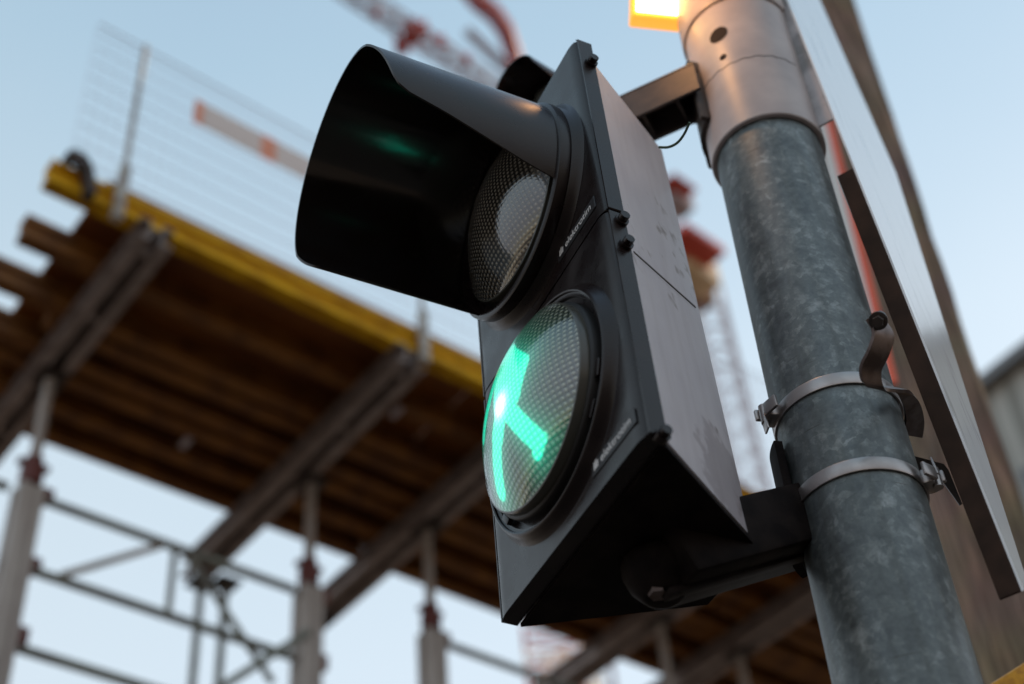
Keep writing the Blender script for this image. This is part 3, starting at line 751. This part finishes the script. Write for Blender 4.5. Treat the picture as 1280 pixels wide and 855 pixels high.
for e in (0, -1):
    for i in range(12): bm.faces.new((G[0][i][e], G[0][i + 1][e], G[1][i + 1][e], G[1][i][e]))
bmesh.ops.recalc_face_normals(bm, faces=bm.faces); me = bpy.data.meshes.new('visor'); bm.to_mesh(me); bm.free(); me.materials.append(BLACK); me.shade_smooth()
me.set_sharp_from_angle(angle=R_(50)); o = bpy.data.objects.new('visor', me); C.objects.link(o); o.parent = rep
mb = MB(); q0 = V(rc) - fdir * .05; q1 = V(polept(zU - .02)) ; dq = (q1 - q0); q1 = q1 - dq.normalized() * (PR + .006)
mb.tube(q0, q1, .010, n=12); bmesh.ops.transform(mb.bm, matrix=rm.inverted(), verts=mb.bm.verts); mb.build('mounting_arm', DARKSTEEL, rep)

# ------------------------------------------------------------------ sign at the right of the pole
sb = P(1280, 738, 1.17)                                     # lowest near corner
d1 = ray(985, 0); lo_, best = .5, None
for dep in np.linspace(.8, 2.4, 1601):                      # straight up from it, as seen
    q = CAM + d1 * dep; e = q - sb; e = e / np.linalg.norm(e); sc = np.hypot(e[0], e[1])
    if best is None or sc < best[0]: best = (sc, q)
st_ = best[1]; sdir = (st_ - sb); slen = np.linalg.norm(sdir); sdir /= slen
best = None
for dep in np.linspace(.9, 3.0, 1051):
    q = CAM + ray(1120, 216) * dep; e = q - sb; e = e - sdir * (e @ sdir); wdt = np.linalg.norm(e)
    if best is None or abs(wdt - .34) < best[0]:
        if e @ np.array([0, 1, 0]) > 0: best = (abs(wdt - .34), q, e / wdt)
K, hdir = best[1], best[2]; snorm = np.cross(sdir, hdir); snorm /= np.linalg.norm(snorm)
if snorm @ (CAM - sb) < 0: snorm = -snorm
def S(px, py): return onplane(px, py, sb, snorm)
ktop = S(1025, 0); k2 = K + (ktop - K) * 1.9; botR = S(1280, 714); botR2 = K + (botR - K) * 1.02
top_near = sb + sdir * (slen * 1.28)
kk = (k2 - sb) @ sdir; ww = (k2 - sb) @ hdir
face = [sb, top_near, top_near + hdir * max(.02, ww * .6), k2, K, botR2]
sign = thing('road_sign', 'grey metal sign seen nearly edge-on right of the steel pole, with glossy face', 'sign', loc=sb)
mb = MB(); mb.prism(face, -snorm * .002); shift(mb, sb).build('sign_face', SIGNFACE, sign, smooth=False)
# folded flange along the near edge, in two lengths with a notch between them
def on_edge(px, py):        # closest point of the near edge to the view ray
    d = ray(px, py); n = np.cross(sdir, d); n2 = np.cross(d, n)
    t_ = ((CAM - sb) @ n2) / (sdir @ n2); return t_
fd = .018
ta, tb = on_edge(1040, 150), on_edge(1062, 212)
off = hdir * .001
def flange(t0, t1, m, name, dpt=fd):
    mb = MB(); a = sb + sdir * t0 - snorm * .0022; b = sb + sdir * t1 - snorm * .0022
    mid = (a + b) / 2 - snorm * dpt / 2
    mb.box(mid, (t1 - t0, .0025, dpt), (sdir, hdir, snorm), .0006, 1)
    mb.box((a + b) / 2 - snorm * (dpt - .0015) + hdir * .004, (t1 - t0 - .030, .006, .0025), (sdir, hdir, snorm), .0006, 1)
    return shift(mb, sb).build(name, m, sign, smooth=False)
flange(0, tb, SIGNBROWN, 'lower_flange'); flange(ta, slen * 1.28, SIGNGREY, 'upper_flange', .036)
# S-shaped clamp between pole and sign
zS = onpole(1100, 450, PR)[2]
cp = [(1096, 402, 1.255), (1104, 418, 1.25), (1098, 440, 1.25), (1088, 462, 1.255), (1092, 482, 1.262), (1108, 486, 1.28), (1126, 488, 1.31), (1138, 502, 1.33), (1143, 524, 1.35), (1140, 548, 1.36)]
raw = [P(*c) for c in cp]; sm = []
for i in range(len(raw) - 1):
    p0, p1, p2, p3 = raw[max(0, i - 1)], raw[i], raw[i + 1], raw[min(len(raw) - 1, i + 2)]
    for f in (0, .2, .4, .6, .8): sm.append(.5 * ((2 * p1) + (p2 - p0) * f + (2 * p0 - 5 * p1 + 4 * p2 - p3) * f * f + (3 * p1 - p0 - 3 * p2 + p3) * f ** 3))
wv = M @ np.array([.8, .15, .6]); wv /= np.linalg.norm(wv)
mb = MB(); mb.ribbon(sm, wv * .026, .003)
shift(mb, sb).build('clamp_bracket', CLAMP, sign, angle=50)
mb = MB(); p_ = P(1097, 403, 1.235); mb.tube(p_, p_ + (M @ np.array([.3, -.2, .9])) * .03, .005, n=6); mb.tube(p_ + (M @ np.array([.3, -.2, .9])) * .006, p_ + (M @ np.array([.3, -.2, .9])) * .009, .008, n=20)
shift(mb, sb).build('clamp_bolt', DARKSTEEL, sign)
mb = MB()        # lower bracket: dark plate reaching from the strap to the flange
q = [P(1143, 570, 1.33), P(1180, 580, 1.33), P(1186, 588, 1.33), P(1203, 630, 1.33), P(1200, 632, 1.33), P(1180, 604, 1.33), P(1158, 600, 1.33), P(1146, 594, 1.33)]
mb.prism(q, (M @ np.array([0.1, 0.1, 1])) * .004); shift(mb, sb).build('lower_bracket', DARKSTEEL, sign, smooth=False)

# ------------------------------------------------------------------ timber post and the red-white board behind
def vline(px, py, dist):                                    # ground point of a vertical line seen at this pixel, horizontal distance dist
    d = ray(px, py); hlen = math.hypot(d[0], d[1]); return np.array([d[0], d[1], 0]) * dist / hlen
c0 = vline(1191, 629, 2.60)                                 # its near corner
c1 = vline(1278, 629, 2.66); cl = vline(1140, 629, 2.70)
e1 = c1 - c0; e2 = cl - c0
dB_ = ray(1278, 629); dT_ = ray(1068, 0); hB = math.hypot(dB_[0], dB_[1]); hT = math.hypot(dT_[0], dT_[1])
tB_ = dB_ * 2.66 / hB; tT_ = dT_ * 2.66 / hT; lean = (tT_ - tB_) / (tT_[2] - tB_[2]); lean[2] = 0; zref = CAMZ + tB_[2]
mb = MB()
ht = 5.6; n_ = 60
quad = [np.zeros(3), e1, e1 + e2, e2]
rows = []
for i in range(n_ + 1):
    z = ht * i / n_
    rows.append([mb.bm.verts.new(V(p + np.array([random.uniform(-.0022, .0022), random.uniform(-.0022, .0022), z]) + lean * (z - zref))) for p in quad])
for i in range(n_):
    for k in range(4): mb.bm.faces.new((rows[i][k], rows[i][(k + 1) % 4], rows[i + 1][(k + 1) % 4], rows[i + 1][k]))
mb.bm.faces.new(rows[-1]); mb.bm.faces.new(rows[0][::-1])
tp = mb.build('timber_post', TIMBER, smooth=False); tp.location = V(c0)
tag(tp, 'rough brown square timber post standing behind the sign and pole', 'wooden post')
# board fixed to the left of it
def wpt(px, py, dist): d = ray(px, py); return CAM + d * dist / math.hypot(d[0], d[1])
w0, w1 = wpt(1116, 480, 2.50), wpt(1030, 130, 2.50)
bo = thing('warning_board', 'narrow red and white warning board glimpsed between steel pole and sign', 'warning board', loc=w0)
wd_ = w1 - w0; wl_ = np.linalg.norm(wd_); wv_ = M @ np.array([1., -.2, .15]); wv_ -= wd_ * (wv_ @ wd_) / wl_ ** 2; wv_ /= np.linalg.norm(wv_); wn_ = np.cross(wv_, wd_)
mb = MB(); mb.box(wd_ / 2 - wv_ * .020, (.026, .008, wl_), (wv_, wn_, wd_), .001); mb.build('white_stripe', REDW_W, bo, smooth=False)
mb = MB(); mb.box(wd_ / 2 + wv_ * .0015, (.0165, .009, wl_), (wv_, wn_, wd_), .001); mb.build('red_stripe', REDW_R, bo, smooth=False)

# yellow housing at the lower right
yb = P(1262, 858, 1.50)
yo = thing('push_button_box', 'corner of a yellow plastic box at the bottom right beside the steel pole', 'push button box', loc=yb)
mb = MB(); axx = (M @ np.array([.86, -.5, .1]), M @ np.array([.4, .75, .5]), M @ np.array([-.3, -.4, .85]))
yc_ = P(1292, 884, 1.52)
mb.box(yc_, (.095, .065, .06), axx, .006, 4)
shift(mb, yb).build('box_body', YELLOW, yo)
mb = MB(); mb.box(yc_ - V(axx[1]).normalized() * .036 * (-1), (.07, .01, .045), axx, .003, 3); shift(mb, yb).build('box_cover', YELLOW, yo)

# ------------------------------------------------------------------ street lamp
lz = (M.T @ (polept(ztop) - CAM))[2] + .05; LS = lz / 2.3
lampc = P(838, -26, lz)
lamp = thing('street_lamp', 'lit rectangular lamp glowing warm yellow at the top beside the grey pole collar', 'street lamp', loc=lampc)
hx = M @ np.array([.97, .10, .0]); hy = M @ np.array([.05, -1.0, .30]); hz = np.cross(hx, hy)
if hz[2] < 0: hz = -hz
mb = MB(); mb.box(lampc + hz * .022 * LS, (.118 * LS, .136 * LS, .04 * LS), (hx, hy, hz), .003, 3); shift(mb, lampc).build('lamp_housing', LAMPRIM, lamp)
mb = MB(); mb.box(lampc, (.104 * LS, .122 * LS, .006 * LS), (hx, hy, hz), .001, 2); shift(mb, lampc).build('lamp_panel', LAMPLIT, lamp)
mb = MB(); a_ = lampc + hz * .02 + hy * .03; b_ = polept(a_[2] + .03); mb.tube(a_, b_, .008, n=14); shift(mb, lampc).build('lamp_arm', LAMPCASE, lamp)

lpd = bpy.data.lights.new('collar_fill_light', 'POINT'); lpo = bpy.data.objects.new('collar_fill_light', lpd); C.objects.link(lpo); lpo.parent = lamp
lpd.energy = .5; lpd.color = (1, .47, .16); lpd.shadow_soft_size = .02; lpo.location = V((M @ np.array([-.5, -.1, -1.])) * .12)  # added warm fill, offset from the lamp panel to tint the collar

# ------------------------------------------------------------------ scaffold deck
HD = CAMZ + 4.3
DO = np.array([-1.587, 3.436, 0.]); DL = np.array([math.cos(R_(42)), math.sin(R_(42)), 0]); DN = np.array([math.cos(R_(132)), math.sin(R_(132)), 0])
UZ = np.array([0, 0, 1.])
def D(s, n, z): return DO + DL * s + DN * n + UZ * z
SMAX = 7.4
deck = thing('formwork_deck', 'raised formwork deck of yellow timber beams and brown plywood on props, behind the traffic light', 'formwork deck', loc=D(0, 0, HD))
db = D(0, 0, HD)
def dl_(mb): return shift(mb, db)
def ibeam(s0, s1, n, m, h=.12, w_=.07, name='timber_beam', dz=0):
    mb = MB(); z = HD + dz
    mb.box(D((s0 + s1) / 2, n, z + .02), (s1 - s0, w_, .04), (DL, DN, UZ), .003)
    mb.box(D((s0 + s1) / 2, n, z + h - .02), (s1 - s0, w_, .04), (DL, DN, UZ), .003)
    mb.box(D((s0 + s1) / 2, n, z + h / 2), (s1 - s0, .03, h - .082), (DL, DN, UZ))
    return dl_(mb).build(name, m, deck, smooth=False)
e = ibeam(-.06, 2.62, .035, YBEAM); tag(e, 'yellow edge beam')
e = ibeam(2.66, SMAX, .05, YBEAM); tag(e, 'yellow edge beam')
nrow = [.335, .60, .70, .86, .97, 1.16, 1.345]
for i, n in enumerate(nrow):
    cut = 2.2 + (i % 3) * .9
    s0 = -.05 + random.uniform(-.03, .05) + (.3 if i in (2, 5) else 0)
    ibeam(s0, cut, n, BBEAM); ibeam(cut + .03, SMAX, n + random.uniform(-.015, .015), BBEAM)
for i in range(4):
    a = .16 + i * 1.85
    mb = MB(); mb.box(D(a + .92, .70, HD + .133), (1.84, 1.40, .021), (DL, DN, UZ)); dl_(mb).build('plywood_sheet', PLY, deck, smooth=False)
WS = [.37, 1.56, 2.26, 3.74, 4.32, 5.5]
for i, s in enumerate(WS):                                   # double-channel steel walings
    mb = MB(); nA, nB = -.03 + (.02 if i % 2 else 0), 1.82
    for sg in (-1, 1):
        c = s + sg * .026
        mb.box(D(c, (nA + nB) / 2, HD - .052), (.006, nB - nA, .10), (DL, DN, UZ))
        for zz in (-.004, -.1005): mb.box(D(c + sg * .024, (nA + nB) / 2, HD + zz), (.042, nB - nA, .006), (DL, DN, UZ))
    for k in range(5): mb.box(D(s, nA + .1 + k * (nB - nA - .2) / 4, HD - .052), (.07, .03, .07), (DL, DN, UZ))
    mb.box(D(s, (nA + nB) / 2, HD - .03), (.044, nB - nA - .02, .006), (DL, DN, UZ))
    dl_(mb).build('waling', WALE, deck, smooth=False)
for px, py in ((495, 515), (232, 553)):                      # bright lashings under the plywood
    q = onz(px, py, HD - .012); mb = MB(); mb.box(q, (.035, .075, .02), (DL, DN, UZ), .006); dl_(mb).build('beam_clip', WIRE, deck)
q = onz(100, 215, HD + .2)                                   # bent strap at the corner
en = -.0; npl = DN
def E(px, py, n=-.03): return onplane(px, py, D(0, n, 0), DN)
pth = [E(84, 198), E(92, 196), E(102, 202), E(108, 214), E(111, 232), E(112, 246)]
mb = MB(); mb.ribbon(pth, DN * .06, .03); dl_(mb).build('corner_strap', DARKCAST, deck)

# guard fence on the deck edge: posts and mesh panels
gd = thing('mesh_guard_fence', 'tall wire mesh guard fence on posts along the yellow deck edge', 'mesh fence', loc=D(0, 0, HD + .2))
def gl_(mb): return shift(mb, D(0, 0, HD + .2))
sP = (E(140, 300) - DO) @ DL; sP2 = (E(530, 470) - DO) @ DL; ztopP = E(166, 51)[2]; zm0 = E(85, 200)[2]; zm1 = E(112, 30)[2]; sm0 = (E(88, 190) - DO) @ DL
for s_ in (sP, sP2, sP2 + (sP2 - sP), sP2 + 2 * (sP2 - sP)):
    mb = MB(); mb.tube(D(s_, -.035, HD - .03), D(s_, -.035, ztopP), .0125, n=10); p = gl_(mb).build('guard_post', RAILP, gd)
    mb = MB(); mb.box(D(s_, -.037, HD + .06), (.042, .034, .30), (DL, DN, UZ), .004); gl_(mb).build('post_sleeve', RAILP, p)
def mesh_panel(s0, s1, z0, z1):
    mb = MB(); k = 0; s = s0
    while s <= s1 + 1e-6:
        mb.box(D(s, -.05, (z0 + z1) / 2), (.0019, .0019, z1 - z0), (DL, DN, UZ)); s += .05
    for i in range(int((z1 - z0) / .10) + 1):
        mb.box(D((s0 + s1) / 2, -.054, z0 + i * .10), (s1 - s0, .0022, .0026 if i else .005), (DL, DN, UZ))
    mb.box(D((s0 + s1) / 2, -.054, z1), (s1 - s0, .004, .006), (DL, DN, UZ))
    gl_(mb).build('mesh_panel', WIRE, gd, smooth=False)
s = sm0
while s < 6.6: mesh_panel(s, s + 2.18, zm0, zm1); s += 2.22
bs0 = (E(238, 145) - DO) @ DL; bs1 = (E(460, 235) - DO) @ DL; bz0 = E(240, 160)[2]; bz1 = E(240, 130)[2]
ban = thing('banner_strip', 'faded white and orange banner strip tied to the wire mesh fence', 'banner', loc=D(bs0, -.06, bz0))
L_ = bs1 - bs0
for a, b, m, nm in ((0, .045, BANR, 'orange_band'), (.045, .36, BANW, 'white_band'), (.36, .44, BANR, 'orange_band'), (.44, 1, BANW, 'white_band')):
    mb = MB(); mb.box(D(bs0 + L_ * (a + b) / 2, -.062, (bz0 + bz1) / 2), (L_ * (b - a), .004, (bz1 - bz0)), (DL, DN, UZ)); shift(mb, D(bs0, -.06, bz0)).build(nm, m, ban, smooth=False)

# ------------------------------------------------------------------ props and frames
NP_ = .87
def zof(px, py, n=NP_): return onplane(px, py, D(0, n, 0), DN)[2]
zj = zof(42, 582); zr1 = zof(62, 628); zr2 = zof(48, 716); zq1 = zof(22, 800)
def make_prop(s, n, kind, label, grp):
    b = D(s, n, 0); t = thing('shoring_prop', label, 'scaffold prop', loc=b, group=grp)
    def f(mb): return shift(mb, b)
    ztop_ = HD - .112
    mb = MB(); mb.box(D(s, n, ztop_), (.12, .12, .010), (DL, DN, UZ)); f(mb).build('head_plate', DARKCAST, t, smooth=False)
    if kind == 'alu':
        mb = MB(); mb.tube(D(s, n, zj - .3), D(s, n, ztop_ - .006), .024, n=14); f(mb).build('inner_tube', ALU, t)
        mb = MB(); c_ = D(s, n, 0)
        # fluted square aluminium profile
        pr = []
        for k in range(4):
            a0 = k * math.pi / 2 + R_(42)
            for u, v in ((-.043, .050), (-.018, .050), (-.015, .041), (.015, .041), (.018, .050), (.043, .050)):
                x = v * math.cos(a0) - (-u) * math.sin(a0) * -1; pr.append(c_ + np.array([v * math.cos(a0) - u * math.sin(a0), v * math.sin(a0) + u * math.cos(a0), .01]))
        mb.prism(pr, (0, 0, zj - .13)); f(mb).build('outer_tube', ALU, t, smooth=False)
        mb = MB(); mb.tube(D(s, n, zj - .10), D(s, n, zj - .02), .046, n=16); mb.tube(D(s, n, zj - .02), D(s, n, zj + .03), .036, n=16)
        mb.box(D(s, n, zj + .0), (.13, .03, .025), (DL, DN, UZ), .005); f(mb).build('jack_nut', REDCAST, t)
        for z in (zr1, zr2, zq1, zq1 - .5):
            mb = MB(); mb.box(D(s + .075, n, z + .02), (.05, .03, .07), (DL, DN, UZ), .006); mb.tube(D(s + .06, n, z - .03), D(s + .06, n - .05, z - .05), .007, n=8); f(mb).build('frame_coupler', REDCAST, t)
    else:
        mb = MB(); mb.tube(D(s, n, HD - .9), D(s, n, ztop_ - .006), .020, n=12); f(mb).build('inner_tube', GALV2, t)
        mb = MB(); mb.tube(D(s, n, 0.01), D(s, n, HD - .92), .030, n=14); f(mb).build('outer_tube', GALV2, t)
        mb = MB(); mb.tube(D(s, n, HD - .97), D(s, n, HD - .87), .038, n=14); mb.box(D(s, n, HD - .90), (.16, .02, .02), (DL, DN, UZ), .003); f(mb).build('jack_nut', DARKCAST, t)
    mb = MB(); mb.box(D(s, n, .006), (.16, .16, .012), (DL, DN, UZ)); f(mb).build('base_plate', DARKCAST, t, smooth=False)
    return t
G1 = 'aluminium props under the formwork deck'
for s, lb in ((.38, 'thick aluminium prop at the left edge, nearest the camera'), (1.63, 'aluminium prop left of the traffic light, at the near end of the long frame'),
              (2.27, 'aluminium prop just left of the bottom corner of the traffic light'), (3.75, 'aluminium prop seen below the traffic light'), (4.33, 'aluminium prop seen under the lower arm near the steel pole')):
    make_prop(s, NP_, 'alu', lb, G1)
G2 = 'thin far props under the waling ends'
for s, n, lb in ((1.70, 1.74, 'dark thin steel prop under the end of the second waling from the left'), (1.60, 1.80, 'slim green grey prop left of the dark prop behind the frame'),
                 (2.26, 1.78, 'green grey thin prop just right of the middle aluminium prop'), (3.74, 1.78, 'thin far prop under the waling below the traffic light')):
    make_prop(s, n, 'thin', lb, G2)
def make_frame(s0, s1, ztop_, zbot, label, n=NP_):
    b = D(s0, n, zbot); t = thing('bracing_frame', label, 'scaffold frame', loc=b, group='green grey bracing frames between the props')
    def f(mb): return shift(mb, b)
    mb = MB(); mb.tube(D(s0, n, ztop_), D(s1, n, ztop_), .019, n=12); f(mb).build('top_rail', GALV2, t)
    mb = MB(); mb.tube(D(s0, n, zbot), D(s1, n, zbot), .019, n=12); f(mb).build('bottom_rail', GALV2, t)
    L = s1 - s0; m1 = s0 + L * .44; m2 = s0 + L * .56
    mb = MB(); mb.tube(D(s0 + L * .10, n, zbot + .02), D(m1, n, ztop_ - .02), .015, n=10); f(mb).build('brace', ALU, t)
    mb = MB(); mb.tube(D(m1 + L * .06, n, zbot), D(m1 + L * .06, n, ztop_), .014, n=10); f(mb).build('strut', GALV2, t)
    mb = MB(); mb.tube(D(m2, n, ztop_ - .02), D(s1 - .08, n, zbot - (ztop_ - zbot) * .45), .015, n=10); f(mb).build('brace', GALV2, t)
    return t
dzf = zr1 - zr2
make_frame(.45, 1.56, zr1, zr2, 'upper bracing frame between the two left aluminium props')
make_frame(.45, 1.56, zr2 - dzf * 1.02, zr2 - dzf * 2.02, 'lower bracing frame between the two left aluminium props')
make_frame(2.34, 3.68, zr1 - .0, zr2, 'bracing frame right of the middle prop, below the traffic light')
make_frame(-.9, .30, zr1, zr2, 'bracing frame running off the left edge of the picture')
# crossing diagonal brace between the two middle props
for a, b, lb in (((1.15, zr2 - .35), (1.60, zr2 + .10), 'diagonal brace tube crossing the frame left of the middle prop'), ((1.70, zr2 - .75), (2.22, zr2 - .10), 'diagonal brace tube leaning up to the third aluminium prop')):
    p = D(a[0], NP_ - .06, a[1]); mb = MB(); mb.tube(p, D(b[0], NP_ - .06, b[1]), .017, n=12)
    o = shift(mb, p).build('brace_tube', GALV2); o.location = V(p); tag(o, lb, 'brace tube')

# ------------------------------------------------------------------ tower cranes far behind
def lattice(mb, p, q, wd, r, seg, hint=(0, 0, 1)):
    p, q = V(p), V(q); d, s_, u = frame_from(q - p, hint); L = (q - p).length
    off = [(-1, -1), (1, -1), (1, 1), (-1, 1)]
    cs = [s_ * a * wd / 2 + u * b * wd / 2 for a, b in off]
    for c in cs: mb.tube(p + c, q + c, r, n=6)
    for i in range(seg):
        a, b = p + d * L * i / seg, p + d * L * (i + 1) / seg
        for k in range(4):
            c0_, c1_ = cs[k], cs[(k + 1) % 4]
            mb.tube(a + c0_, b + c1_ if i % 2 else b + c1_, r * .6, n=5)
            mb.tube(a + c0_, a + c1_, r * .6, n=5)
    return mb
zc1 = 42.0
cabp = onz(874, 322, zc1); j0 = onz(395, -40, zc1 + 1.2); j1 = onz(850, 265, zc1 + 1.2)
crane = thing('tower_crane', 'red lattice tower crane with cream cab seen behind the traffic light and pole', 'crane', loc=(cabp[0], cabp[1], 0))
cb = np.array([cabp[0], cabp[1], 0])
def cl_(mb): return shift(mb, cb)
dj = np.linalg.norm(j1 - CAM); upx = dj / FPX                    # metres a pixel covers there
mb = MB(); lattice(mb, j0, j1, 18 * upx, 2.2 * upx * .8, 22); cl_(mb).build('jib', CRANEG, crane)
for px, py, sz in ((514, 40, 20), (527, 36, 12), (550, 52, 9), (502, 56, 15), (583, 74, 7), (470, 18, 6)):
    q = onz(px, py, zc1 + 1.2); u_ = np.linalg.norm(q - CAM) / FPX
    mb = MB(); lattice(mb, q - UZ * sz * u_ * .7, q + UZ * sz * u_ * .7, sz * u_ * .75, u_ * 3.0, 3); cl_(mb).build('trolley_frame', CRANER, crane)
cu = np.linalg.norm(cabp - CAM) / FPX
def cbx(px, py, w_, h_, m, nm, dz=0, ln=60):
    q = onz(px, py, zc1); mb = MB(); d = V(j1 - j0).normalized(); d.z = 0; d.normalize(); s_ = Vector((-d.y, d.x, 0))
    mb.box(V(q), (w_ * cu, ln * cu, h_ * cu), (d, s_, (0, 0, 1)), cu * 1.5); cl_(mb).build(nm, m, crane)
cbx(866, 338, 62, 44, CRANEW, 'cab', ln=34); cbx(868, 309, 70, 13, CRANER, 'cab_roof', ln=40); cbx(866, 368, 56, 20, CRANEB, 'cab_floor', ln=30)
cbx(845, 252, 36, 26, CRANEG, 'machinery_house', ln=26); cbx(846, 236, 40, 5, CRANER, 'machinery_roof', ln=30)
mb = MB(); q = onz(884, 372, zc1); lattice(mb, np.array([q[0], q[1], 0]), q, 34 * cu, cu * 1.6, 40, (1, 0, 0)); cl_(mb).build('mast', CRANEG, crane)
# second crane: its red luffing head curls down at the top of the picture
z2c = 50.0; q0 = onz(600, -30, z2c); u2 = np.linalg.norm(q0 - CAM) / FPX
cr2 = thing('luffing_crane', 'blurred red lattice crane head at the top centre above the hood', 'crane', loc=(onz(650, 90, z2c)[0], onz(650, 90, z2c)[1], 0))
b2 = np.array([*onz(650, 90, z2c)[:2], 0])
pts = [(575, -25), (598, 2), (618, 18), (632, 38), (640, 62), (648, 92)]
mb = MB()
for a, b in zip(pts, pts[1:]): lattice(mb, onz(*a, z2c), onz(*b, z2c), 15 * u2, 2.6 * u2, 3)
shift(mb, b2).build('jib_head', CRANER, cr2)
mb = MB(); lattice(mb, onz(640, 92, z2c), onz(583, 38, z2c), 8 * u2, 1.5 * u2, 6); shift(mb, b2).build('tie_frame', CRANEG, cr2)
mb = MB(); q = onz(652, 92, z2c); lattice(mb, np.array([q[0], q[1], 0]), q, 26 * u2, 1.6 * u2, 40, (1, 0, 0)); shift(mb, b2).build('mast', CRANEG, cr2)
# distant red and white lattice mast low in the picture
zm = 20.0; q = onz(690, 812, zm); um = np.linalg.norm(q - CAM) / FPX
ms = thing('lattice_mast', 'blurred red and white lattice mast in the gap under the deck below the traffic light', 'mast', loc=(q[0], q[1], 0))
mb_ = np.array([q[0], q[1], 0])
for k in range(7):
    a = onz(660, 806, zm); zt = q[2] - k * 40 * um * .8 + 15 * um; zb_ = zt - 38 * um * .8
    mb = MB(); lattice(mb, (q[0], q[1], zb_), (q[0], q[1], zt), 64 * um, 2.8 * um, 2, (1, 0, 0)); shift(mb, mb_).build('mast_section', (CRANER, BANW)[k % 2], ms)
p2 = onz(740, 845, zm)
mb = MB(); lattice(mb, q - UZ * 20 * um, np.array([p2[0], p2[1], q[2] - 26 * um]), 30 * um, 2.5 * um, 4); shift(mb, mb_).build('side_arm', CRANEW, ms)

# ------------------------------------------------------------------ building behind the timber post
bq = P(1240, 470, 16.0)
c_ = P(1245, 486, 15.0); zR = c_[2]
r1 = onz(1212, 508, zR); r2 = onz(1300, 440, zR); dv = r2 - r1; dv /= np.linalg.norm(dv); pv = np.array([-dv[1], dv[0], 0])
if pv[1] < 0: pv = -pv
bb = thing('building', 'pale grey building block at the right edge behind the timber post', 'building', loc=(r1[0], r1[1], 0))
bo_ = np.array([r1[0], r1[1], 0])
mb = MB(); mid = (r1 + dv * 4 - dv * .3); mb.box(np.array([mid[0], mid[1], zR / 2]) + pv * 3, (8, 6, zR), (dv, pv, UZ)); shift(mb, bo_).build('wall', CONC, bb, smooth=False)
mb = MB(); mb.box(np.array([mid[0], mid[1], zR + .06]) + pv * 3, (8.3, 6.3, .12), (dv, pv, UZ)); shift(mb, bo_).build('roof', ROOFM, bb, smooth=False)
for k in range(6):
    mb = MB(); mb.box(bo_ + dv * (.6 + k * 1.25) - pv * .01 + UZ * (zR - 1.6), (.7, .05, 1.1), (dv, pv, UZ)); shift(mb, bo_).build('window', ROOFM, bb, smooth=False)
